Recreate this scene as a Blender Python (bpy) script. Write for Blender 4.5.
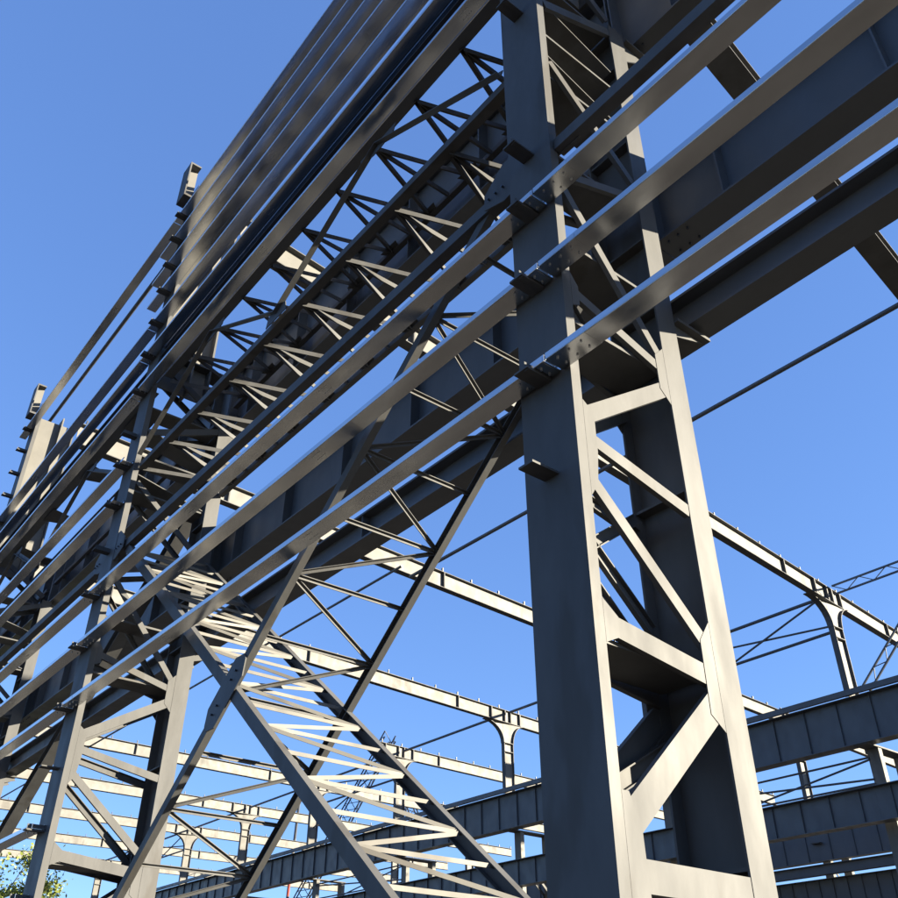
import bpy, math, random
from mathutils import Vector, Matrix
random.seed(7)
for o in list(bpy.data.objects): bpy.data.objects.remove(o)
SC = bpy.context.scene
COL = SC.collection
S = 4.7            # metres per survey unit
EYE = 1.6
def W(x, y, z): return Vector((x*S, y*S, z*S+EYE))

# ------------------------------------------------------------------ camera
R = [(0.625,-0.434,-0.649),(0.780,0.349,0.519),(0.002,-0.831,0.557)]   # world axes in camera (x right, y down, z forward)
def build_camera():
    cd = bpy.data.cameras.new('camera'); cam = bpy.data.objects.new('camera', cd); COL.objects.link(cam)
    # precise basis from the vanishing points of the steelwork
    f = 907.0
    mx = Vector((-425-449, 1055-449, f)).normalized()
    z = Vector((452-449, -905-449, f)); z -= z.dot(mx)*mx; z.normalize()
    x = -mx; y = z.cross(x)
    if y.z < 0: y = -y
    right = Vector((x.x, y.x, z.x)); down = Vector((x.y, y.y, z.y)); fwd = Vector((x.z, y.z, z.z))
    m = Matrix((right, -down, -fwd)).transposed().to_4x4()
    m.translation = Vector((0, 0, EYE))
    cam.matrix_world = m
    cd.sensor_width = 36; cd.lens = 36*f/898.0
    cd.clip_start = 0.1; cd.clip_end = 4000
    SC.camera = cam
build_camera()

# ------------------------------------------------------------------ light
SUN_AZ, SUN_EL = math.radians(42), math.radians(16)     # measured from +X towards +Y
def build_light():
    w = bpy.data.worlds.new('World'); SC.world = w; w.use_nodes = True
    nt = w.node_tree; nt.nodes.clear()
    out = nt.nodes.new('ShaderNodeOutputWorld'); bg = nt.nodes.new('ShaderNodeBackground')
    sky = nt.nodes.new('ShaderNodeTexSky'); sky.sky_type = 'NISHITA'; sky.sun_disc = False
    sky.sun_elevation = SUN_EL; sky.sun_rotation = math.pi/2-SUN_AZ
    sky.altitude = 0; sky.air_density = 0.85; sky.dust_density = 0.0; sky.ozone_density = 3.8
    bg.inputs['Strength'].default_value = 0.055
    mx = nt.nodes.new('ShaderNodeMixRGB'); mx.inputs['Fac'].default_value = 0.5; mx.inputs['Color2'].default_value = (0.42, 0.90, 2.45, 1)
    nt.links.new(sky.outputs[0], mx.inputs['Color1']); nt.links.new(mx.outputs[0], bg.inputs[0]); nt.links.new(bg.outputs[0], out.inputs[0])
    ld = bpy.data.lights.new('sun', 'SUN'); ld.energy = 4.1; ld.angle = math.radians(0.5); ld.color = (1.0, 0.89, 0.68)
    lo = bpy.data.objects.new('sun', ld); COL.objects.link(lo)
    d = Vector((math.cos(SUN_EL)*math.cos(SUN_AZ), math.cos(SUN_EL)*math.sin(SUN_AZ), math.sin(SUN_EL)))
    lo.rotation_euler = d.to_track_quat('Z', 'Y').to_euler(); lo.location = (60, 60, 40)
build_light()
SC.view_settings.view_transform = 'Standard'; SC.view_settings.look = 'None'
SC.view_settings.exposure = 2.68; SC.view_settings.gamma = 1.0; SC.view_settings.use_curve_mapping = False

# ------------------------------------------------------------------ materials
def mat(name, col, rough=0.5, metal=0.0, var=0.12, vscale=1.5, bump=0.02, bscale=30, rvar=0.1, stretch=(1,1,1), spec=0.5, blotch=None):
    m = bpy.data.materials.new(name); m.use_nodes = True; nt = m.node_tree; N = nt.nodes; L = nt.links
    b = N['Principled BSDF']; b.inputs['Metallic'].default_value = metal; b.inputs['Specular IOR Level'].default_value = spec
    geo = N.new('ShaderNodeNewGeometry'); mp = N.new('ShaderNodeMapping'); mp.inputs['Scale'].default_value = stretch
    L.new(geo.outputs['Position'], mp.inputs[0])
    n1 = N.new('ShaderNodeTexNoise'); n1.inputs['Scale'].default_value = vscale; n1.inputs['Detail'].default_value = 8; n1.inputs['Roughness'].default_value = 0.65
    L.new(mp.outputs[0], n1.inputs[0])
    r = N.new('ShaderNodeValToRGB'); r.color_ramp.elements[0].position = 0.3; r.color_ramp.elements[1].position = 0.7
    r.color_ramp.elements[0].color = tuple(c*(1-var) for c in col)+(1,); r.color_ramp.elements[1].color = tuple(min(1, c*(1+var)) for c in col)+(1,)
    L.new(n1.outputs[0], r.inputs[0]); src = r.outputs[0]
    if blotch:
        n3 = N.new('ShaderNodeTexNoise'); n3.inputs['Scale'].default_value = blotch[1]; n3.inputs['Detail'].default_value = 4
        mp3 = N.new('ShaderNodeMapping'); mp3.inputs['Scale'].default_value = (1,1,.3); L.new(geo.outputs['Position'], mp3.inputs[0]); L.new(mp3.outputs[0], n3.inputs[0])
        r3 = N.new('ShaderNodeValToRGB'); r3.color_ramp.elements[0].position = blotch[2]; r3.color_ramp.elements[1].position = blotch[2]+0.06
        r3.color_ramp.elements[0].color = (0,0,0,1); r3.color_ramp.elements[1].color = (blotch[3],)*3+(1,)
        L.new(n3.outputs[0], r3.inputs[0])
        mx = N.new('ShaderNodeMixRGB'); mx.inputs['Color2'].default_value = tuple(blotch[0])+(1,)
        L.new(r3.outputs[0], mx.inputs['Fac']); L.new(src, mx.inputs['Color1']); src = mx.outputs[0]
    L.new(src, b.inputs['Base Color'])
    n2 = N.new('ShaderNodeTexNoise'); n2.inputs['Scale'].default_value = vscale*2.3; n2.inputs['Detail'].default_value = 6
    L.new(mp.outputs[0], n2.inputs[0])
    mr = N.new('ShaderNodeMapRange'); mr.inputs['From Min'].default_value = 0.3; mr.inputs['From Max'].default_value = 0.7
    mr.inputs['To Min'].default_value = max(0.03, rough-rvar); mr.inputs['To Max'].default_value = min(1, rough+rvar)
    L.new(n2.outputs[0], mr.inputs[0]); L.new(mr.outputs[0], b.inputs['Roughness'])
    if bump:
        n4 = N.new('ShaderNodeTexNoise'); n4.inputs['Scale'].default_value = bscale; n4.inputs['Detail'].default_value = 3
        L.new(mp.outputs[0], n4.inputs[0])
        bp = N.new('ShaderNodeBump'); bp.inputs['Strength'].default_value = bump; bp.inputs['Distance'].default_value = 0.05
        L.new(n4.outputs[0], bp.inputs['Height']); L.new(bp.outputs[0], b.inputs['Normal'])
    return m
STEEL = mat('grey_primer_steel', (0.074,0.074,0.075), 0.56, 0.0, 0.2, 1.3, 0.03, 14, 0.08, (1,1,0.35), 0.13, blotch=((0.052,0.048,0.044), 1.6, 0.60, 0.6))
GIRDER = mat('blue_grey_painted_steel', (0.060,0.065,0.074), 0.45, 0.0, 0.12, 1.0, 0.03, 10, 0.1, (1,1,0.6), 0.4)
RAFT = mat('sunlit_pale_steel', (0.112,0.108,0.10), 0.6, 0.0, 0.15, 0.8, 0.02, 12, 0.08, (1,1,1), 0.25, blotch=((0.06,0.055,0.05), 0.7, 0.60, 0.6))  # paler steel copy: sunlit brightness of webs and rungs lifted in the colour
GALV = mat('galvanised_steel', (0.52,0.525,0.535), 0.21, 1.0, 0.14, 2.5, 0.05, 3.0, 0.05, (0.35,1,1), 0.5)
BOLT_SKYHOLE = mat('zinc_bolt_and_skyhole', (0.55,0.56,0.58), 0.35, 1.0, 0.1, 20, 0)  # lap bolts, and bright discs for sky showing through girt holes
RED = mat('red_paint', (0.20,0.03,0.02), 0.5, 0, 0.1, 3, 0)
WHITE = mat('white_paint', (0.25,0.25,0.25), 0.5, 0, 0.1, 3, 0)
BOOM = mat('dark_crane_paint', (0.02,0.025,0.035), 0.5, 0, 0.1, 3, 0)
GROUND = mat('dry_earth', (0.020,0.017,0.0145), 0.95, 0, 0.25, 0.15, 0.3, 2.0, 0.04)
LEAF = mat('leaves', (0.16,0.19,0.03), 0.55, 0, 0.35, 3.0, 0)
BARK = mat('bark', (0.05,0.04,0.03), 0.9, 0, 0.25, 6, 0.3, 20)

# ------------------------------------------------------------------ mesh helpers
class G:                                   # collects geometry in world coordinates
    def __init__(s): s.v = []; s.f = []
    def prism(s, prof, p0, p1, up=(0,0,1)):
        t = (p1-p0).normalized(); u = Vector(up); u = (u - u.dot(t)*t)
        if u.length < 1e-4: u = Vector((1,0,0)); u = u-u.dot(t)*t
        u.normalize(); d = t.cross(u).normalized()
        n = len(prof); b = len(s.v)
        for p in (p0, p1):
            for a, c in prof: s.v.append(p + d*a + u*c)
        for i in range(n):
            j = (i+1) % n; s.f.append((b+i, b+j, b+n+j, b+n+i))
        s.f.append(tuple(b+i for i in reversed(range(n)))); s.f.append(tuple(b+n+i for i in range(n)))
        return s
    def poly(s, pts, th):                  # flat plate from ordered points, thickness along its normal
        n = Vector((0,0,0)); c = sum(pts, Vector())/len(pts)
        for i in range(len(pts)): n += (pts[i]-c).cross(pts[(i+1)%len(pts)]-c)
        n.normalize(); b = len(s.v); k = len(pts)
        for q in (-0.5, 0.5):
            for p in pts: s.v.append(p+n*th*q)
        for i in range(k):
            j = (i+1) % k; s.f.append((b+i, b+j, b+k+j, b+k+i))
        s.f.append(tuple(b+i for i in reversed(range(k)))); s.f.append(tuple(b+k+i for i in range(k)))
        return s
    def box(s, x0, x1, y0, y1, z0, z1):    # survey units
        a = W(min(x0,x1), (y0+y1)/2, (z0+z1)/2); b = W(max(x0,x1), (y0+y1)/2, (z0+z1)/2)
        return s.prism(P_box(abs(y1-y0)*S, abs(z1-z0)*S), a, b)
    def tube(s, p0, p1, r0, r1=None, n=10):
        r1 = r0 if r1 is None else r1
        t = (p1-p0).normalized(); u = Vector((0,0,1)); u -= u.dot(t)*t
        if u.length < 1e-3: u = Vector((1,0,0))
        u.normalize(); d = t.cross(u); b = len(s.v)
        for p, r in ((p0,r0),(p1,r1)):
            for i in range(n):
                a = 2*math.pi*i/n; s.v.append(p + d*(r*math.cos(a)) + u*(r*math.sin(a)))
        for i in range(n):
            j = (i+1) % n; s.f.append((b+i, b+j, b+n+j, b+n+i))
        s.f.append(tuple(b+i for i in reversed(range(n)))); s.f.append(tuple(b+n+i for i in range(n)))
        return s
def P_box(w, h): return [(-w/2,-h/2),(w/2,-h/2),(w/2,h/2),(-w/2,h/2)]
def P_I(w, h, tf, tw):
    return [(-w/2,-h/2),(w/2,-h/2),(w/2,-h/2+tf),(tw/2,-h/2+tf),(tw/2,h/2-tf),(w/2,h/2-tf),(w/2,h/2),(-w/2,h/2),(-w/2,h/2-tf),(-tw/2,h/2-tf),(-tw/2,-h/2+tf),(-w/2,-h/2+tf)]
def P_C(w, h, t):                           # web on the -s side, height h along u, legs towards +s
    return [(0,-h/2),(w,-h/2),(w,-h/2+t),(t,-h/2+t),(t,h/2-t),(w,h/2-t),(w,h/2),(0,h/2)]
def P_L(w, h, t): return [(0,0),(w,0),(w,t),(t,t),(t,h),(0,h)]

def link_mesh(name, g, m, loc, parent=None, smooth=False):
    me = bpy.data.meshes.new(name); me.from_pydata([v-loc for v in g.v], [], g.f); me.update()
    me.materials.append(m)
    if smooth:
        for p in me.polygons: p.use_smooth = True
    o = bpy.data.objects.new(name, me); COL.objects.link(o)
    if parent is not None: o.parent = parent
    else: o.location = loc
    return o
class Thing:
    def __init__(s, name, label, cat, base, group=None):
        s.loc = base.copy(); s.o = bpy.data.objects.new(name, None); COL.objects.link(s.o); s.o.location = base
        s.o['label'] = label; s.o['category'] = cat
        if group: s.o['group'] = group
    def part(s, name, g, m, parent=None, label=None, smooth=False):
        o = link_mesh(name, g, m, s.loc, parent or s.o, smooth)
        if label: o['label'] = label
        return o
def single(name, label, cat, g, m, group=None, base=None):
    loc = base or (g.v[0].copy()); o = link_mesh(name, g, m, loc)
    o['label'] = label; o['category'] = cat
    if group: o['group'] = group
    return o
def dup(root, off, label):
    r = root.copy(); COL.objects.link(r); r.location = root.location + off; r['label'] = label
    for ch in list(root.children):
        c = ch.copy(); COL.objects.link(c); c.parent = r
        for g in list(ch.children):
            d = g.copy(); COL.objects.link(d); d.parent = c
    return r

# ------------------------------------------------------------------ ground
gm = G(); e = 1500
gm.v = [Vector((-e,-e,0)),Vector((e,-e,0)),Vector((e,e,0)),Vector((-e,e,0))]; gm.f = [(0,1,2,3)]
go = link_mesh('ground', gm, GROUND, Vector((0,0,0))); go['kind'] = 'structure'

ORD = ['nearest','second','third','fourth','fifth','sixth','seventh','eighth','ninth','tenth']
BAY = 2.55
X0 = -0.957
def colx(k): return X0 - BAY*k
XF, XB = 0.068, -0.068                     # half width of a leg
GZ = -EYE/S                                # ground in survey units

# ------------------------------------------------------------------ facade columns
def face_bar(a, b, w, xoff, d, inward):
    """channel lying flat in a plane x=const; a, b = (y, z)"""
    g = G(); p0 = W(xoff, a[0], a[1]); p1 = W(xoff, b[0], b[1])
    t = (p1-p0).normalized(); nx = Vector((1,0,0)) * (1 if inward > 0 else -1)
    # channel: web towards the outside (nx), legs pointing inwards
    u = t.cross(nx).normalized()
    h = w*S; wd = d*S; th = 0.012
    prof = [(0,-h/2),(-wd,-h/2),(-wd,-h/2+th),(-th,-h/2+th),(-th,h/2-th),(-wd,h/2-th),(-wd,h/2),(0,h/2)]
    n = len(prof); b0 = len(g.v)
    for p in (p0,p1):
        for q, c in prof: g.v.append(p + nx*q + u*c)
    for i in range(n):
        j = (i+1)%n; g.f.append((b0+i,b0+j,b0+n+j,b0+n+i))
    g.f.append(tuple(b0+i for i in reversed(range(n)))); g.f.append(tuple(b0+n+i for i in range(n)))
    return g
LACING = [   # (front y,z) (back y,z) width
 ((1.03,1.60),(1.30,1.225),.022), ((1.02,1.285),(1.30,1.205),.024), ((1.02,.965),(1.30,1.165),.034),
 ((1.04,.925),(1.30,.868),.026), ((1.02,.848),(1.285,.595),.026), ((1.02,.572),(1.30,.535),.036),
 ((1.045,.278),(1.29,.495),.047), ((1.03,.206),(1.30,.205),.044),
 ((1.04,.14),(1.29,-.10),.045), ((1.03,-.15),(1.30,-.16),.045),
 ((1.03,1.64),(1.30,1.75),.022), ((1.03,2.06),(1.30,1.80),.022), ((1.03,2.32),(1.30,2.46),.03), ((1.03,2.72),(1.30,2.52),.03)]
EXTRA = [((1.03,.71),(1.29,.90),.024), ((1.03,.90),(1.29,.66),.026), ((1.04,.30),(1.29,.44),.03)]
def column(k, db, label):
    xc = colx(k); y0, y1, y2 = 1.0, 1.30+db, 1.362+db
    T = Thing('lattice_column', label, 'steel column', W(xc,1.18,GZ), 'lattice columns of the open facade')
    xp, xm = xc+XF, xc-XF
    t = 0.0045
    # outer leg: plate facing out with two flanges turned in
    g = G(); g.box(xm, xp, y0, y0+t, GZ, 3.95); ol = T.part('outer_leg', g, STEEL)
    for xx in (xp-t, xm):
        g = G(); g.box(xx, xx+t, y0+t, y0+.024, GZ, 3.95)
        T.part('flange', g, STEEL, ol)
    # inner leg: H section, flanges on the x faces
    g = G(); g.box(xm+t, xp-t, (y1+y2)/2-t/2, (y1+y2)/2+t/2, GZ, 2.50); il = T.part('inner_leg', g, STEEL)
    for xx in (xp-t, xm):
        g = G(); g.box(xx, xx+t, y1, y2, GZ, 2.50); T.part('flange', g, STEEL, il)
    for z in (-.1,.24,.56,.92,1.24,1.40,1.62,1.98,2.3,2.46):
        g = G(); g.box(xm+t, xp-t, y1+.004, (y1+y2)/2-t/2, z-.003, z+.003); T.part('stiffener', g, STEEL, il)
    # lacing on both faces
    for (a, b, w) in LACING:
        bb = (b[0]+db, b[1]); 
        T.part('lacing_bar', face_bar(a, bb, w, xp-.001, .011, 1), STEEL)
        T.part('lacing_bar', face_bar(a, bb, w, xm+.001, .011, -1), STEEL)
    for (a, b, w) in (EXTRA if k == 0 else []):
        T.part('lacing_bar', face_bar(a, (b[0]+db*.5, b[1]), w, xm+.012, .011, -1), STEEL)
    # gussets on both faces
    for xx in (xp-.0012, xm+.0012):
        for pts in ([(1.0245,.80),(1.044,.83),(1.052,.90),(1.052,.985),(1.026,1.005),(1.0245,1.005)],
                    [(1.0245,.535),(1.056,.55),(1.058,.585),(1.0245,.61)],
                    [(1.0245,-.2),(1.062,-.2),(1.064,.17),(1.060,.27),(1.040,.315),(1.0245,.315)],
                    [(1.0245,1.24),(1.045,1.25),(1.045,1.30),(1.0245,1.33)],
                    [(y1-.001,.64),(y1-.032,.60),(y1-.034,.47),(y1-.001,.445)],
                    [(y1-.001,1.27),(y1-.03,1.24),(y1-.03,1.15),(y1-.001,1.12)]):
            g = G(); g.poly([W(xx,p[0],p[1]) for p in pts], 0.012); T.part('gusset_plate', g, STEEL)
    # horizontal diaphragm plates between the legs
    for z in (.545,.20,-.15,1.215,1.44,1.72,2.02,2.20,2.46,2.8):
        g = G(); g.box(xm+.014, xp-.014, y0+.026, y1-.002, z-.004, z+.004); T.part('diaphragm', g, STEEL)
    # two tie plates seen edge-on in the upper part
    for z in (2.10,2.34):
        g = G(); g.poly([W(xm+.01,1.03,z),W(xp-.01,1.03,z),W(xp-.01,1.29+db,z-.07),W(xm+.01,1.29+db,z-.07)],.02); T.part('tie_plate', g, STEEL)
    # bracket carrying the girders
    for z, yo in ((1.395,1.47),(2.485,1.50)):
        g = G()
        for xx in (xp-.008, xm+.002):
            g.poly([W(xx,y2,z-.014),W(xx,y2,z-.10 if z>2 else z-.05),W(xx,y2+.06,z-.05 if z>2 else z-.03),W(xx,yo,z-.014)], .016)
        br = T.part('crane_bracket', g, STEEL)
        g = G(); g.box(xm-.01, xp+.01, y2+.001, yo+.01, z-.014, z-.006); T.part('bracket_plate', g, STEEL, br)
    # slimmer upper column: H section, web facing along the building
    g = G(); g.box(xc-t, xc+t, y0+.02, 1.17, 2.62, 3.86); uc = T.part('upper_column', g, RAFT)
    g = G(); g.box(xc-.05, xc+.05, 1.1705, 1.18, 2.62, 3.90); T.part('flange', g, RAFT, uc)
    g = G(); g.box(xc-t, xc+t, 1.1805, 1.26, 2.62, 3.86); T.part('side_web', g, RAFT, uc)
    g = G(); g.box(xc-.05, xc+.05, 1.2605, 1.27, 2.62, 3.88); T.part('flange', g, STEEL, uc)
    # stub at the top outside the facade line
    g = G(); g.box(xc-t, xc+t, .945, .998, 3.865, 4.10); st = T.part('top_stub', g, RAFT)
    g = G()
    g.box(xc-.05, xc+.05, .937, .9445, 3.85, 4.112); g.box(xc-.05, xc+.05, .945, .998, 4.101, 4.112); g.box(xc-.05, xc+.05, .945, .998, 3.85, 3.864)
    T.part('flange', g, STEEL, st)
    # cleats for the girts
    lv = [z for z in LEVELS if k or z not in (.43,.65,1.944,2.144)]
    for z in lv:
        g = G(); 
        if z != .862: g.prism(P_L(.06,.11,.008), W(xc+.006,.94,z-.006), W(xc+.006,.9995,z-.006), (0,0,1))
        g.box(xc-.018, xc+.018, .936, .9995, z-.004, z+.0005)
        cl = T.part('girt_cleat', g, STEEL)
    return T
LEVELS = [.43,.65,.862,1.072,1.311,1.529,1.731,1.944,2.144,2.31,2.549,2.769,2.974,3.184,3.364,3.554,3.735]
column(0, 0.0, 'nearest lattice column, tall in the foreground right of the centre, its lacing sunlit')
column(1, .052, 'second lattice column, left of the picture where the cross bracing meets it')
column(2, .06, 'third lattice column, at the far left edge with a pale sunlit head')
column(3, .06, 'fourth lattice column, mostly hidden behind the girts at the left edge')
column(4, .06, 'farthest lattice column of the facade, barely seen behind the girts')

# ------------------------------------------------------------------ girts
NAMES = {1.072:'lowest girt crossing the nearest column', 1.311:'middle of the three girts crossing the nearest column',
         1.529:'uppermost of the three girts crossing the nearest column'}
def girt(z, xa, xb, label, y_out=.953, y_in=.998, hh=.0165, inner=None):
    if z > 2.9: y_in = 1.0-.001
    T = Thing('girt', label, 'girt', W((xa+xb)/2, y_out, z), 'galvanised girts of the open facade')
    d = .004/1.0
    g = G()
    w = (y_in-y_out)*S; h = hh*S; t = .006
    # channel with the web underneath, both flanges up with small lips; profile in (s = +y side, u = up)
    prof = [(0,0),(w,0),(w,h),(w-.018,h),(w-.018,h-t),(w-t,h-t),(w-t,t),(t,t),(t,h-t),(.018,h-t),(.018,h),(0,h)]
    p0, p1 = W(xa, y_out, z), W(xb, y_out, z)
    if p0.x > p1.x: p0, p1 = p1, p0
    # t x u for +x and up gives -y, so mirror s
    g.prism([(-a, b) for a, b in reversed(prof)], p0, p1)
    T.part('channel', g, GALV)
    # rolled corner line under the outer edge
    g = G(); g.tube(p0+Vector((0,-.002,.004)), p1+Vector((0,-.002,.004)), .0065, n=8); T.part('rolled_edge', g, GALV, smooth=True)
    L = abs(xb-xa); n = max(1, int(round(L/BAY)))
    xs = []
    for i in range(n):
        for fr in (1/3., 2/3.): xs.append(min(xa,xb)+(i+fr)*L/n)
    for x in xs:  # bright discs stand in for sky light seen through punched holes
        g = G()
        for i in range(5):
            for yy in (.012,.030)[:2]:
                c = W(x+(i-2)*.0085, y_out+yy, z)
                g.tube(c+Vector((0,0,-.006)), c+Vector((0,0,.001)), .0075, n=8)
        T.part('bolt_and_skyhole_row', g, BOLT_SKYHOLE)
    if z < 2.9:
        for x in (xa, xb):
            sg = 1 if x == min(xa,xb) else -1
            g = G(); a_, b_ = x+sg*.004, x+sg*.10
            p0_, p1_ = W(min(a_,b_), y_out, z), W(max(a_,b_), y_out, z)
            g.prism([(.003,-.003),(.003,h*.8),(0.0005,h*.8),(0.0005,-.0005),(-w-.0005,-.0005),(-w-.0005,h*.8),(-w-.003,h*.8),(-w-.003,-.003)], p0_, p1_)
            T.part('lap_sleeve', g, GALV)
            g = G()
            for q in (.02,.05,.08):
                for yy in (.012,.034):
                    c = W(x+sg*q, y_out+yy, z); g.tube(c+Vector((0,0,-.018)), c+Vector((0,0,-.003)), .011, n=6)
            T.part('bolt_and_skyhole_row', g, BOLT_SKYHOLE)
    if inner:
        g = G(); a_, b_, ya, yb = inner
        g.box(a_, b_, ya, yb, z+.001, z+.02); T.part('backing_channel', g, GIRDER if z == 0 else GALV)
    return T
def ends(k, a=.0): return colx(k)
ordn = {1.072:'lowest', 1.311:'second', 1.529:'third'}
for z in (1.072,1.311,1.529):
    nm = {1.072:'lowest',1.311:'middle',1.529:'uppermost'}[z]
    girt(z, X0+.05, X0+BAY, nm+' of the three brown-bottomed girts right of the nearest column')
    girt(z, X0+.046, colx(1)+.03, nm+' of the three girts between the nearest and the second column')
    girt(z, colx(1)+.026, colx(2)+.03, nm+' of the three lower girts between the second and third column')
    girt(z, colx(2)+.026, colx(4)-.1, nm+' of the three lower girts beyond the third column')
for z, n in ((.43,'lower'),(.65,'upper')):
    girt(z, colx(1)+.02, colx(2)-.1, n+' short-looking girt ending on the second column near the bottom left corner')
for z, n in ((1.944,'lower'),(2.144,'upper')):
    girt(z, colx(1)+.055, colx(2)-.02, n+' girt of the pair starting at the second column halfway up')
    girt(z, colx(2)-.024, colx(4)-.1, n+' girt of the mid-height pair beyond the third column')
UP = [2.549,2.769,2.974,3.184,3.364,3.554,3.735]
NU = ['lowest','second from below','third from below','fourth from below','fifth from below','second from the top','topmost']
for z, n in zip(UP, NU):
    girt(z, X0+BAY*.4, colx(1)-.06-(.11 if z in (3.184,3.364,3.554) else 0)-(.02 if z == 3.364 else 0), n+' girt of the dense upper set between nearest and second column', inner=(colx(1)+.10, X0-.10, 1.0005, {2.549:1.004,2.769:1.034,2.974:1.011,3.184:1.018,3.364:1.014,3.554:1.010,3.735:1.006}[z]))
for z, n in zip((2.549,2.769,2.974,3.735), ('lowest','second','third','topmost')):
    girt(z, colx(1)-.064, colx(2)-.14, n+' of the upper girts reaching from the second to the third column')
    if z < 3.5: girt(z, colx(2)-.144, colx(4)-.14, n+' of the upper girts beyond the third column')
# eave tie inside the top girt
g = G(); g.tube(W(colx(0)+1,1.14,4.03), W(-6.33,1.14,4.03), .06)
single('eave_tie', 'thin dark eave tie running inside the topmost girt to the third column', 'steel tie', g, STEEL)

# ------------------------------------------------------------------ plate girders
def plate_girder(name, label, xa, xb, yc, z0, z1, wf=.085, tf=.007, tw=.004, nst=6, m=GIRDER, splice=True, cat='crane girder', group='crane girders', skew=0, both=False, sd=1.0):
    T = Thing(name, label, cat, W((xa+xb)/2, yc, z0), group)
    g = G(); g.box(xa, xb, yc-tw/2, yc+tw/2, z0+tf, z1-tf); T.part('web', g, m)
    g = G(); g.box(xa, xb, yc-wf/2, yc+wf/2, z0, z0+tf); bf = T.part('bottom_flange', g, m)
    g = G(); g.box(xa, xb, yc-wf/2, yc+wf/2, z1-tf, z1); T.part('top_flange', g, m)
    L = xb-xa
    for i in range(nst):
        x = xa+L*(i+.5)/nst
        g = G(); g.box(x-.0022, x+.0022, yc-tw/2-(wf/2-.004-tw/2)*sd, yc-tw/2, z0+tf, z1-tf); T.part('stiffener', g, m)
    if splice:
        for x, sgn in ((xb,-1),(xa,1)):
            g = G(); g.box(x+sgn*.004, x+sgn*.0085, yc-wf/2+.003, yc+wf/2-.003, z0+tf, z1-tf); T.part('end_plate', g, m)
            g = G()
            for i in range(3):
                for q in (-1,1):
                    c = W(x+sgn*(.03+.03*i), yc+q*wf*.28, z0); g.tube(c+Vector((0,0,-.03)), c, .016, n=6)
            T.part('bolt', g, BOOM, bf)
    return T
for k in range(-1, 4):
    xa, xb = colx(k+1)+.001, colx(k)-.001
    where = ['running off to the right of the nearest column','between the nearest and the second column','between the second and third column','between the third and fourth column','beyond the fourth column'][k+1]
    plate_girder('crane_girder', 'lower crane girder '+where, xa, xb, 1.485, 1.74, 1.985, nst=6)
    plate_girder('crane_girder', 'upper crane girder '+where, xa, xb, 1.455, 2.50, 2.92, wf=.10, nst=6)
    plate_girder('tie_beam', 'slim longitudinal beam under the lower crane girder '+where, xa, xb, 1.45, 1.40, 1.50, wf=.075, nst=1, splice=False, cat='tie beam', group='longitudinal beams under the crane girders')

# ------------------------------------------------------------------ facade trusses (surge trusses beside the crane girders)
def surge(k, z, lab, outer, n=7, inner_r=.008, yi=1.41):
    xa, xb = colx(k+1)+.075, colx(k)-.075
    T = Thing('surge_truss', lab, 'truss', W((xa+xb)/2,1.02,z), 'horizontal trusses beside the crane girders')
    g = G()
    if outer == 'deep': g.prism(P_I(.078*S,.10*S,.02,.02), W(xa,1.041,z+.05), W(xb,1.041,z+.05)); T.part('outer_chord', g, GIRDER)  # darker girder tone stands in for shade on the chord's underside
    else: g.prism(P_C(.03*S,.028*S,.012), W(xb,1.022,z), W(xa,1.022,z)); T.part('outer_chord', g, STEEL)
    g = G(); g.prism(P_box(.022*S,.022*S), W(xa,yi,z-.008), W(xb,yi,z-.008)); T.part('inner_chord', g, STEEL)
    if outer == 'deep' and k > 0:
        for i in range(4):
            x = xa+(xb-xa)*(i+.5)/4; g = G(); g.poly([W(x-.09,1.06,z-.006),W(x+.09,1.06,z-.006),W(x+.06,1.16,z-.006),W(x-.06,1.16,z-.006)],.012); T.part('gusset_plate', g, STEEL)
        return T
    L = (xb-xa)/n; bw = .020 if outer == 'deep' else .018
    ys = 1.04 if outer != 'deep' else 1.075
    for i in range(n):
        x = xa+L*i
        for (a, b) in (((x, ys),(x+L/2, yi)), ((x+L, ys),(x+L/2, yi)), ((x, ys),(x-.0, yi))):
            if abs(a[0]-b[0]) < 1e-6 and i == 0: continue
            g = G(); g.prism(P_L(bw*S,bw*S,.01), W(a[0],a[1],z-.004), W(b[0],b[1],z-.004), (0,0,-1)); T.part('lacing_bar', g, STEEL)
        g = G(); g.poly([W(x+L/2-.05,yi-.03,z-.008),W(x+L/2+.05,yi-.03,z-.008),W(x+L/2+.03,yi+.004,z-.008),W(x+L/2-.03,yi+.004,z-.008)],.012); T.part('gusset_plate', g, STEEL)
    return T
bayn = ['between the nearest and the second column','between the second and third column','between the third and fourth column','beyond the fourth column']
for k in range(0,4):
    if k == 0: surge(k, 2.14, 'flat lattice truss beside the lower crane girder '+bayn[k], 'slim', 9)
    surge(k, 2.64, 'deep-chorded dark truss beside the upper crane girder '+bayn[k], 'deep', 10)
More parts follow.
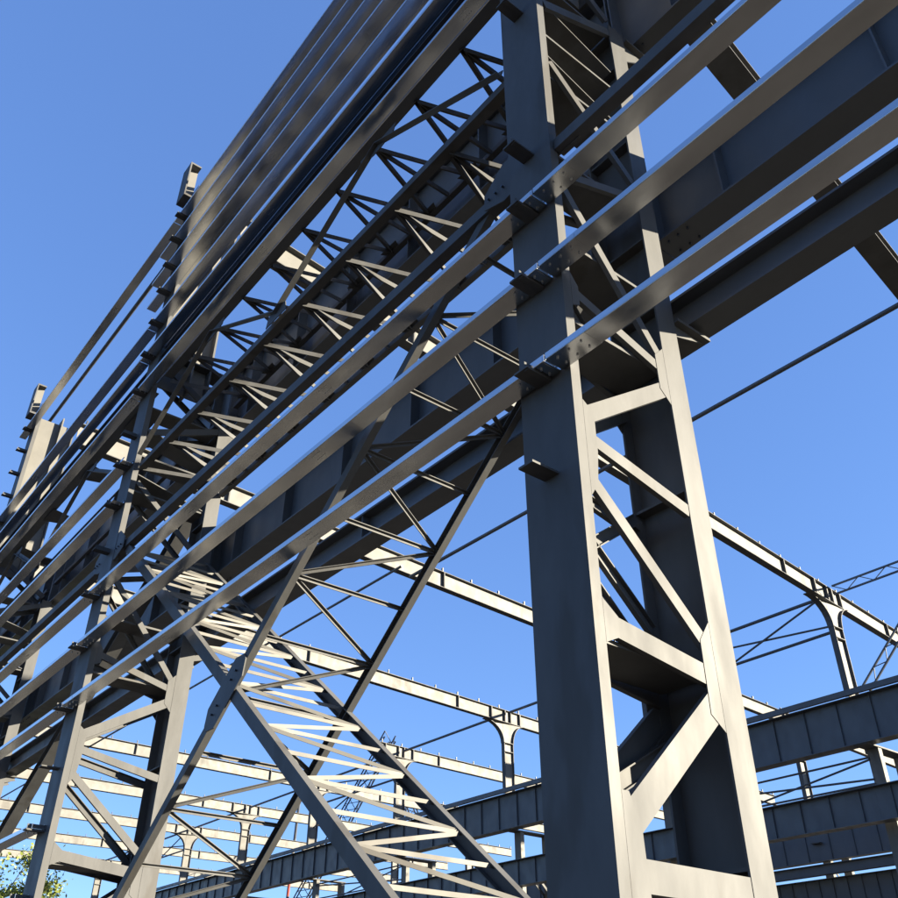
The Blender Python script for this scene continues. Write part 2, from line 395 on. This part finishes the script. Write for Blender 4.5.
# facade W bracing between the two chords
for k in range(0,4):
    xa, xb = colx(k+1)+.10, colx(k)-.09
    T = Thing('facade_brace', 'W-shaped angle bracing under the dark chord '+bayn[k], 'bracing', W((xa+xb)/2,1.01,2.14), 'W-shaped bracing on the facade')
    L = xb-xa; pts = [(xb,2.16),(xb-L*.25,2.47),(xb-L*.5,2.155),(xb-L*.75,2.47),(xa,2.17)]
    for i in range(4):
        a, b = pts[i], pts[i+1]
        g = G(); g.prism(P_L(.02*S,.02*S,.012), W(a[0],1.012,a[1]), W(b[0],1.012,b[1]), (0,-1,0)); T.part('angle', g, STEEL)
    for i in (1,3):
        x = pts[i][0]; g = G(); g.poly([W(x+.10,1.008,2.485),W(x+.09,1.008,2.455),W(x+.02,1.008,2.44),W(x-.02,1.008,2.44),W(x-.09,1.008,2.455),W(x-.10,1.008,2.485)],.014); T.part('gusset_plate', g, STEEL)
    x = pts[2][0]; g = G(); g.poly([W(x+.07,1.008,2.13),W(x+.06,1.008,2.17),W(x+.02,1.008,2.19),W(x-.02,1.008,2.19),W(x-.06,1.008,2.17),W(x-.07,1.008,2.13)],.014); T.part('gusset_plate', g, STEEL)
# chord strut at 1.72
for k in range(-1,4):
    xa, xb = colx(k+1)+.07, colx(k)-.07
    g = G(); g.prism(P_C(.03*S,.034*S,.012), W(xb,1.012,1.72), W(xa,1.012,1.72)); 
    T = Thing('facade_strut', 'dark channel strut with bolted gusset '+(['running off to the right of the nearest column']+bayn)[k+1], 'strut', W((xa+xb)/2,1.03,1.72), 'longitudinal struts behind the girts')
    T.part('channel', g, STEEL)
    if k == -1:
        xa -= 0
        g = G(); g.poly([W(xa-.02,1.03,1.70),W(xa-.02,1.03,1.745),W(xa+.06,1.03,1.745),W(xa+.06,1.03,1.70)],.014); gp = T.part('gusset_plate', g, STEEL)
        g = G()
        for q in (0,.02):
            for w_ in (0,.018):
                c = W(xa+.0+q,1.0295,1.715+w_); g.tube(c+Vector((0,-.03,0)), c, .015, n=6)
        T.part('bolt', g, BOOM, gp)
    for x, sg in ((xb,1),(xa,-1)):
        if k == -1: continue
        g = G(); g.poly([W(x+sg*.05,1.003,1.68),W(x+sg*.05,1.003,1.80),W(x-sg*.02,1.003,1.80),W(x-sg*.09,1.003,1.745),W(x-sg*.09,1.003,1.695),W(x-sg*.02,1.003,1.67)],.014)
        gp = T.part('gusset_plate', g, STEEL)
        g = G()
        for q in (0,.025,.05): 
            c = W(x-sg*(.02+q),1.0,1.715+.0); g.tube(c+Vector((0,-.03,0)), c, .015, n=6)
        T.part('bolt', g, BOOM, gp)

# ------------------------------------------------------------------ cross bracing
def lattice_brace(label, a, b, per, front0, lsg=1, ml=None, lw=.010, yf=1.02, yb=1.40, w=.035, mf=STEEL, gus=None):
    """a,b = (x,z) ends; two chords joined by lacing"""
    T = Thing('lattice_brace', label, 'bracing', W((a[0]+b[0])/2,1.2,min(a[1],b[1])), 'laced cross bracing between the columns')
    va, vb = Vector((a[0],0,a[1])), Vector((b[0],0,b[1])); d = (vb-va).normalized(); up = Vector((-d.z,0,d.x))
    for y, sg in ((yf,1),(yb,-1)):
        g = G(); p0, p1 = W(a[0],y,a[1]), W(b[0],y,b[1])
        # channel with its web outside
        h = w*S; wd = .02*S; th = .012; t = (p1-p0).normalized(); u = t.cross(Vector((0,1,0))).normalized(); ny = Vector((0,-sg,0))
        prof = [(0,-h/2),(-wd,-h/2),(-wd,-h/2+th),(-th,-h/2+th),(-th,h/2-th),(-wd,h/2-th),(-wd,h/2),(0,h/2)]
        m = len(prof)
        for p in (p0,p1):
            for q, c in prof: g.v.append(p+ny*q+u*c)
        for i in range(m):
            j = (i+1)%m; g.f.append((i,j,m+j,m+i))
        g.f.append(tuple(reversed(range(m)))); g.f.append(tuple(range(m,2*m)))
        T.part('chord', g, mf)
    off = d.cross(Vector((0,1,0)))*(w*.42)
    if off.z < 0: off = -off
    L = abs(b[0]-a[0]); lo, hi = min(a[0],b[0]), max(a[0],b[0])
    def at(x): return va.lerp(vb, (x-a[0])/(b[0]-a[0]))+off
    nodes = []
    k = -40
    while k < 40:
        x = front0+k*per
        if lo < x < hi:
            for (p, q) in ((x, x+per/2), (x, x-per/2), (x, x), (x+per/2, x+per/2)):
                if lo < q < hi and lo < p < hi:
                    P0, Q0 = at(p), at(q); g = G(); A_, B_ = W(P0.x,yf+.005,P0.z), W(Q0.x,yb-.005,Q0.z)
                    if lsg > 0: A_, B_ = B_, A_
                    g.prism(P_L(.010*S,lw*S,.01), A_, B_, (0,0,-1)); T.part('lacing_bar', g, ml or STEEL)
        k += 1
    if gus:
        c, hw = gus; g = G()
        e1 = d*hw; e2 = up*.045
        for y in (yf-.004,):
            pts = [c-e1+up*.01, c-e1*.7+e2*.9, c+e1*.7+e2*.9, c+e1+up*.01, c+e1-up*.01, c+e1*.7-e2*.9, c-e1*.7-e2*.9, c-e1-up*.01]
            g.poly([W(p.x,y,p.z) for p in pts], .016)
        gp = T.part('gusset_plate', g, STEEL)
        g = G()
        for s_ in (-.6,-.35,.35,.6):
            p = c+e1*s_; q = W(p.x,yf-.006,p.z); g.tube(q+Vector((0,-.03,0)), q, .014, n=6)
        T.part('bolt', g, BOOM, gp)
    return T
cx, cz = -2.225, .805
lattice_brace('laced cross brace rising to the right from the ground to the nearest column', (-1.06,1.77), (-3.42,-.17), .295, -1.35, w=.027, gus=(Vector((cx,0,cz)),.12))
lattice_brace('laced cross brace with sunlit rungs rising to the left towards the second column', (-3.42,1.755), (-1.04,-.10), .213, -2.02, lsg=-1, ml=RAFT, lw=.0095)  # rungs take the paler steel to imitate full sun on them
# heavy raking brace beyond the second column
g = G(); g.prism(P_I(.06*S,.06*S,.014,.01), W(-3.62,1.40,2.20), W(-6.0,1.40,.78))
single('raking_brace', 'heavy raking brace beyond the second column, low at the left edge', 'bracing', g, STEEL)

# ------------------------------------------------------------------ second row of columns (far side of the aisle)
Y2 = 8.65
def x2(k): return -1.85-BAY*k
def arc(xc, sgn, y0, z0, r1, r2, th, n=8):
    """curved haunch flange in the YZ plane"""
    pts = []
    for i in range(n+1):
        a = math.pi/2*i/n
        pts.append((y0+sgn*r1*(1-math.cos(a)), z0+r2*math.sin(a)))
    return pts
def far_column(k, yc, label, zt=4.0, grp='haunched columns across the aisle', top=True, zc=2.96):
    xc = x2(k) - .1225*(yc-Y2)
    T = Thing('haunched_column', label, 'steel column', W(xc,yc,GZ), grp)
    w = .17
    if top:
        g = G(); g.box(xc-.004, xc+.004, yc-w/2+.008, yc+w/2-.008, zc, zt); sh = T.part('shaft', g, RAFT)
        for yy in (yc-w/2, yc+w/2-.008):
            g = G(); g.box(xc-.032, xc+.032, yy, yy+.008, zc, zt-.28); T.part('flange', g, STEEL, sh)
        for sg, r in ((-1,.34),(1,.22)):
            ys = yc+sg*w/2; pts = arc(xc, sg, ys, zt-.28, r, .28, .01)
            g = G()
            for i in range(len(pts)-1):
                a, b = pts[i], pts[i+1]; g.prism(P_box(.07*S,.04), W(xc,a[0],a[1]), W(xc,b[0],b[1]), (0,-sg,1))
            hf = T.part('haunch', g, STEEL)
            g = G(); g.poly([W(xc,p[0],p[1]) for p in pts]+[W(xc,yc,zt),W(xc,yc,zt-.28)], .02); T.part('haunch_web', g, RAFT, hf)
        for z in (zt-.28, zt-.4):
            g = G(); g.box(xc+.004, xc+.04, yc-w/2+.008, yc+w/2-.008, z-.004, z+.004); T.part('stiffener', g, STEEL, sh)
    # legs below the crane girders
    for yy in (yc+.16, yc+.66):
        g = G(); g.box(xc-.06, xc+.06, yy-.035, yy-.030, GZ, zc-.46); lg = T.part('leg', g, RAFT)
        for xx in (xc-.06, xc+.055):
            g = G(); g.box(xx, xx+.005, yy-.0298, yy+.03, GZ, zc-.46); T.part('flange', g, RAFT, lg)
    zz = GZ
    i = 0
    while zz < zc-1.0:
        for xx, iw in ((xc+.062,1),(xc-.062,-1)):
            a, b = (yc+.17,zz), (yc+.63,zz+.42)
            if i % 2: a, b = (yc+.17,zz+.42), (yc+.63,zz)
            T.part('lacing_bar', face_bar(a, b, .03, xx, .01, iw), STEEL)
        zz += .42; i += 1
    g = G(); g.box(xc-.07, xc+.07, yc-.08, yc+.70, zc-.47, zc-.455); T.part('cap_plate', g, STEEL)
    return T
place = ['behind the nearest column to the right','seen just right of the nearest column, with a rafter crossing its head','hidden behind the nearest column','left of the nearest column with a curved head','at the left end of a rafter in the lower middle','left of centre low down','farther left low down','low at the left, small','tiny at the lower left','tiny at the lower left edge','farthest']
PL2 = {0:'outside right', 1:'largest haunched column, right of the nearest lattice column', 2:'haunched column hidden behind the nearest lattice column', 3:'haunched column just left of the nearest lattice column', 4:'haunched column under the free end of a rafter in the lower middle', 5:'haunched column behind the sunlit rungs of the cross brace', 6:'haunched column low on the left of the crossing braces', 7:'small haunched column at the foot of the second lattice column', 8:'tiny haunched column between the legs of the second lattice column', 9:'tiny haunched column farthest to the left'}
for k in range(1, 10):
    z0_, sl_ = {1:(3.92,.031),2:(3.92,.034),3:(3.95,.019),4:(3.95,.026)}.get(k,(3.93,.026))
    far_column(k, Y2, PL2[k], zt=z0_+sl_*(Y2-1.36)-.176)
for k in range(1, 7):
    far_column(k, 12.6, 'haunched column of the farthest row, '+ORD[k-1]+' from the right', zt=4.03, grp='haunched columns of the farthest row')
XE = -27.0
wh2 = ['from the right edge to the largest haunched column','behind the nearest lattice column','left of the nearest lattice column','behind the lower middle braces','behind the crossing braces','low at the left','far low at the left','farthest low at the left','vanishing low at the left']
for k in range(0, 9):
    xa, xb = x2(k+1)+.0002, x2(k)-.0002
    plate_girder('crane_girder', 'stiffened upper crane girder across the aisle, '+wh2[k], xa, xb, Y2-.02, 2.50, 2.95, wf=.15, nst=7, splice=False, sd=.3, group='crane girders across the aisle')
    plate_girder('crane_girder', 'stiffened lower crane girder across the aisle, '+wh2[k], xa, xb, Y2-.02, 1.80, 2.11, wf=.14, nst=8, splice=False, sd=.3, group='crane girders across the aisle')
    g = G(); g.box(xa, xb, Y2-.035, Y2-.015, 2.985, 3.01)
    g2 = G(); g2.box(xa, xb, Y2-.13, Y2-.10, 2.957, 3.012); single('walkway_edge', 'dark walkway edge beam across the aisle, '+wh2[k], 'beam', g2, GIRDER, 'walkway edge beams across the aisle')
    single('crane_rail', 'crane rail across the aisle, '+wh2[k], 'rail', g, GALV, 'crane rails across the aisle')
for k in range(0, 6):
    dx = -.1225*3.95
    xa, xb = x2(k+1)+dx+.0002, x2(k)+dx-.0002
    plate_girder('crane_girder', 'upper crane girder of the farthest row, '+wh2[k], xa, xb, 12.6, 2.26, 2.95, wf=.12, nst=7, splice=False, sd=.3, group='crane girders of the farthest row')
    plate_girder('crane_girder', 'lower crane girder of the farthest row, '+wh2[k], xa, xb, 12.6, 1.68, 2.04, wf=.14, nst=12, splice=False, sd=.3, group='crane girders of the farthest row')
    plate_girder('walkway_beam', 'walkway beam between the girders of the farthest row, '+wh2[k], xa, xb, 12.4, 2.06, 2.19, wf=.1, nst=1, splice=False, cat='beam', group='walkway beams of the farthest row')
# longitudinal struts and rod bracing of the second row
for k in range(1, 9):
    xa, xb = x2(k+1)+.05, x2(k)-.05
    lab = wh2[k]
    g = G(); g.tube(W(xa+.03,Y2,4.06), W(xb-.03,Y2,4.06), .085, n=10); single('ridge_strut', 'round strut joining the heads of the haunched columns, '+lab, 'strut', g, GIRDER, 'struts between the haunched columns')
    if k in (1,4,7):
        T = Thing('rod_bracing', 'rod cross bracing above the far crane girder, '+lab, 'bracing', W(xa,Y2,3.2), 'rod bracing in the second row')
        for (a, b) in (((xa,3.30),(xb,4.06)),((xa,4.0),(xb,3.74)),((xa,3.66),(xb,3.66))):
            g = G(); g.tube(W(a[0],Y2-.02,a[1]), W(b[0],Y2-.02 if a[1]<3.9 else Y2+.02,b[1]), .055 if a[1]!=3.66 else .08, n=8); T.part('rod', g, GIRDER)
        T = Thing('rod_bracing', 'rod cross bracing between the two far crane girders, '+lab, 'bracing', W(xa,Y2,2.2), 'rod bracing in the second row')
        for (a, b) in (((xa,2.38),(xb,2.38)),((xa,2.16),(xb,2.14)),((xa,2.36),(xb,2.18)),((xa,2.02),(xb,2.36))):
            g = G(); g.tube(W(a[0],Y2+.12,a[1]*1.014), W(b[0],Y2+.12,b[1]*1.014), .05, n=8); T.part('rod', g, GIRDER)

# ------------------------------------------------------------------ rafters
def rafter(k, y0, y1, z0, sl, label, h=.17, m=RAFT):
    def X(y): return colx(k) - .1225*(y-1.36)
    def Z(y): return z0 + sl*(y-1.36)
    T = Thing('rafter', label, 'rafter', W(X(y0),y0,Z(y0)), 'rafters across the aisles')
    a, b = W(X(y0),y0,Z(y0)), W(X(y1),y1,Z(y1)); hh = Vector((0,0,h*S/2))
    g = G(); g.prism(P_box(.02,h*S-.05), a-hh, b-hh); T.part('web', g, m)
    g = G(); g.prism(P_box((.12 if k == 0 else .075)*S,.03), a, b); T.part('top_flange', g, STEEL)
    g = G(); g.prism(P_box((.12 if k == 0 else .075)*S,.03), a-2*hh, b-2*hh); T.part('bottom_flange', g, STEEL)
    n = int((y1-y0)/.42)
    for i in range(n+1):
        y = y0+.05+i*.42
        if y > y1: break
        p = W(X(y),y,Z(y)); g = G(); g.prism(P_box(.10,.28), p+Vector((0,-.025,.14)), p+Vector((0,.025,.14)), (0,0,1)); T.part('purlin_cleat', g, BOOM)
        if i % 6 == 3:
            g = G(); g.box(X(y)+.005, X(y)+.036, y-.005, y+.005, Z(y)-h+.004, Z(y)-.004); T.part('stiffener', g, STEEL)
    for y in (Y2-.34, Y2-.06, Y2+.06, Y2+.26, 12.3, 12.6):
        if y0 < y < y1:
            g = G(); g.box(X(y)+.005, X(y)+.038, y-.008, y+.008, Z(y)-h+.004, Z(y)-.004); T.part('stiffener', g, STEEL)
    return T
RL = {0:'nearest rafter, dark underside crossing the top right corner', 1:'second rafter, sunlit, falling to the right edge beside the nearest column', 2:'third rafter, sunlit, ending behind the nearest column above the middle', 3:'fourth rafter, sunlit, crossing the haunched column left of the nearest column', 4:'fifth rafter, sunlit, with a free left end in the lower middle', 5:'sixth rafter, low behind the second lattice column', 6:'seventh rafter, low behind the second lattice column', 7:'eighth rafter, low at the left', 8:'ninth rafter, small at the lower left', 9:'farthest rafter, tiny at the lower left'}
rafter(0, 1.4, 13.5, 3.67, .008, RL[0], h=.10, m=STEEL)
rafter(1, 1.3, 16.5, 3.92, .031, RL[1])
rafter(2, 1.3, 16.5, 3.92, .034, RL[2])
rafter(3, 1.3, 16.5, 3.95, .019, RL[3])
rafter(4, Y2-.45, 16.5, 3.95, .026, RL[4])
for k in range(5, 10): rafter(k, 1.3, 16.5, 3.93, .026, RL[k])
# roof ties
g = G(); g.tube(W(1.5,4.5,3.62), W(-6.2,4.5,3.62+.08), .075, n=12); single('roof_tie', 'long dark round roof tie crossing open sky right of the nearest column', 'steel tie', g, GIRDER)
g = G(); g.tube(W(-6.2,4.4,3.78), W(-20,4.4,3.9), .06, n=10); single('roof_tie', 'continuation of the long roof tie behind the cross braces', 'steel tie', g, GIRDER)

# ------------------------------------------------------------------ lattice girders at the right edge
def lattice(name, label, a, b, d, n, dirv, cat='lattice girder', m=GIRDER, r=.05, grp=None):
    T = Thing(name, label, cat, a, grp)
    dv = Vector(dirv).normalized()*d
    for q in (0,1):
        g = G(); g.prism(P_box(r*1.6,r*1.6), a+dv*q, b+dv*q); T.part('chord', g, m)
    for i in range(n):
        p = a.lerp(b, i/n); q = a.lerp(b, (i+1)/n)
        s_, e_ = (p, q+dv) if i % 2 == 0 else (p+dv, q)
        g = G(); g.tube(s_, e_, r*.45, n=6); T.part('lacing_bar', g, m)
    return T
lattice('roof_lattice', 'slender lattice girder leaving the largest haunched column towards the right edge', W(-4.35,8.7,4.17), W(-1.9,8.7,4.17), .46, 16, (0,0,-1))
lattice('roof_lattice', 'short lattice behind the rafter at the right edge', W(-4.9,11.5,4.25), W(-2.6,11.5,4.25), .46, 12, (0,0,-1))
lattice('raking_lattice', 'raking lattice strut rising to the right edge above the far crane girder', W(-4.28,8.65,3.04), W(-3.45,8.65,3.82), .42, 10, (1,0,-.9))

# ------------------------------------------------------------------ crawler crane and mast in the distance
def boom(label, a, b, w, n, m):
    T = Thing('crane_boom', label, 'crane boom', a, 'lattice booms of a distant crane')
    t = (b-a).normalized(); u = Vector((0.55,0.8,0)).normalized(); u = (u-u.dot(t)*t).normalized(); v = t.cross(u)
    c = [u*w+v*w, -u*w+v*w, -u*w-v*w, u*w-v*w]
    for q in c:
        g = G(); g.tube(a+q, b+q, .09, n=6); T.part('chord', g, m)
    for i in range(n):
        p, q = a.lerp(b,i/n), a.lerp(b,(i+1)/n)
        g = G()
        for j in range(4):
            g.tube(p+c[j], q+c[(j+1)%4], .045, n=5)
        T.part('lacing_bar', g, m)
    return T
boom('dark lattice crane boom rising behind the cross braces', W(-24.6,14,3.0), W(-20.0,14,7.1), .75, 26, BOOM)
boom('second dark lattice crane boom leaning the other way behind the cross braces', W(-18.9,14.2,4.6), W(-20.5,14.2,7.0), .5, 14, BOOM)
T = Thing('crane_mast', 'thin red and white mast low behind the cross braces', 'mast', W(-24.9,14,GZ), None)
for i in range(8):
    z0 = 1.0+i*.68; g = G(); g.tube(W(-24.9+.05*i,14,z0), W(-24.85+.05*i,14,z0+.68), .2, n=8); T.part('segment', g, (RED, WHITE, BOOM, BOOM)[i%4])

# ------------------------------------------------------------------ tree
def tree(label, base, h, seed, crown_r):
    rnd = random.Random(seed)
    T = Thing('tree', label, 'tree', base)
    g = G(); g.tube(base, base+Vector((.1,.05,h*.5)), .16, .11, 10)
    top = base+Vector((.1,.05,h*.5)); tips = []
    for i in range(14):
        a = rnd.uniform(0,6.28); e_ = rnd.uniform(.3,1.3); L = rnd.uniform(.25,.5)*h
        s_ = base.lerp(top, rnd.uniform(.55,1)); q = s_+Vector((math.cos(a)*math.cos(e_), math.sin(a)*math.cos(e_), math.sin(e_)))*L
        g.tube(s_, q, .06, .015, 6); tips.append(q)
        for j in range(4):
            a2 = rnd.uniform(0,6.28); s2 = s_.lerp(q, rnd.uniform(.4,1)); q2 = s2+Vector((math.cos(a2), math.sin(a2), rnd.uniform(-.2,.9)))*rnd.uniform(.4,1.0)
            g.tube(s2, q2, .02, .006, 5); tips.append(q2)
    T.part('trunk', g, BARK)
    g = G()
    for q in tips:
        for _ in range(260):
            c = q+Vector((rnd.gauss(0,.38),rnd.gauss(0,.38),rnd.gauss(0,.3))); s_ = rnd.uniform(.06,.14)
            u = Vector((rnd.gauss(0,1),rnd.gauss(0,1),rnd.gauss(0,1))).normalized(); v = u.cross(Vector((rnd.gauss(0,1),rnd.gauss(0,1),rnd.gauss(0,1)))).normalized()
            b = len(g.v); g.v += [c-u*s_, c+v*s_*.5, c+u*s_, c-v*s_*.5]; g.f.append((b,b+1,b+2,b+3))
    T.part('crown', g, LEAF)
tree('young yellow-green tree at the bottom left corner behind the steelwork', W(-11.2,2.70,GZ), 12.4, 3, 2.0)
tree('second leafy tree farther left behind the steelwork, lower than its neighbour', W(-13.6,3.2,GZ), 11.6, 5, 2.0)
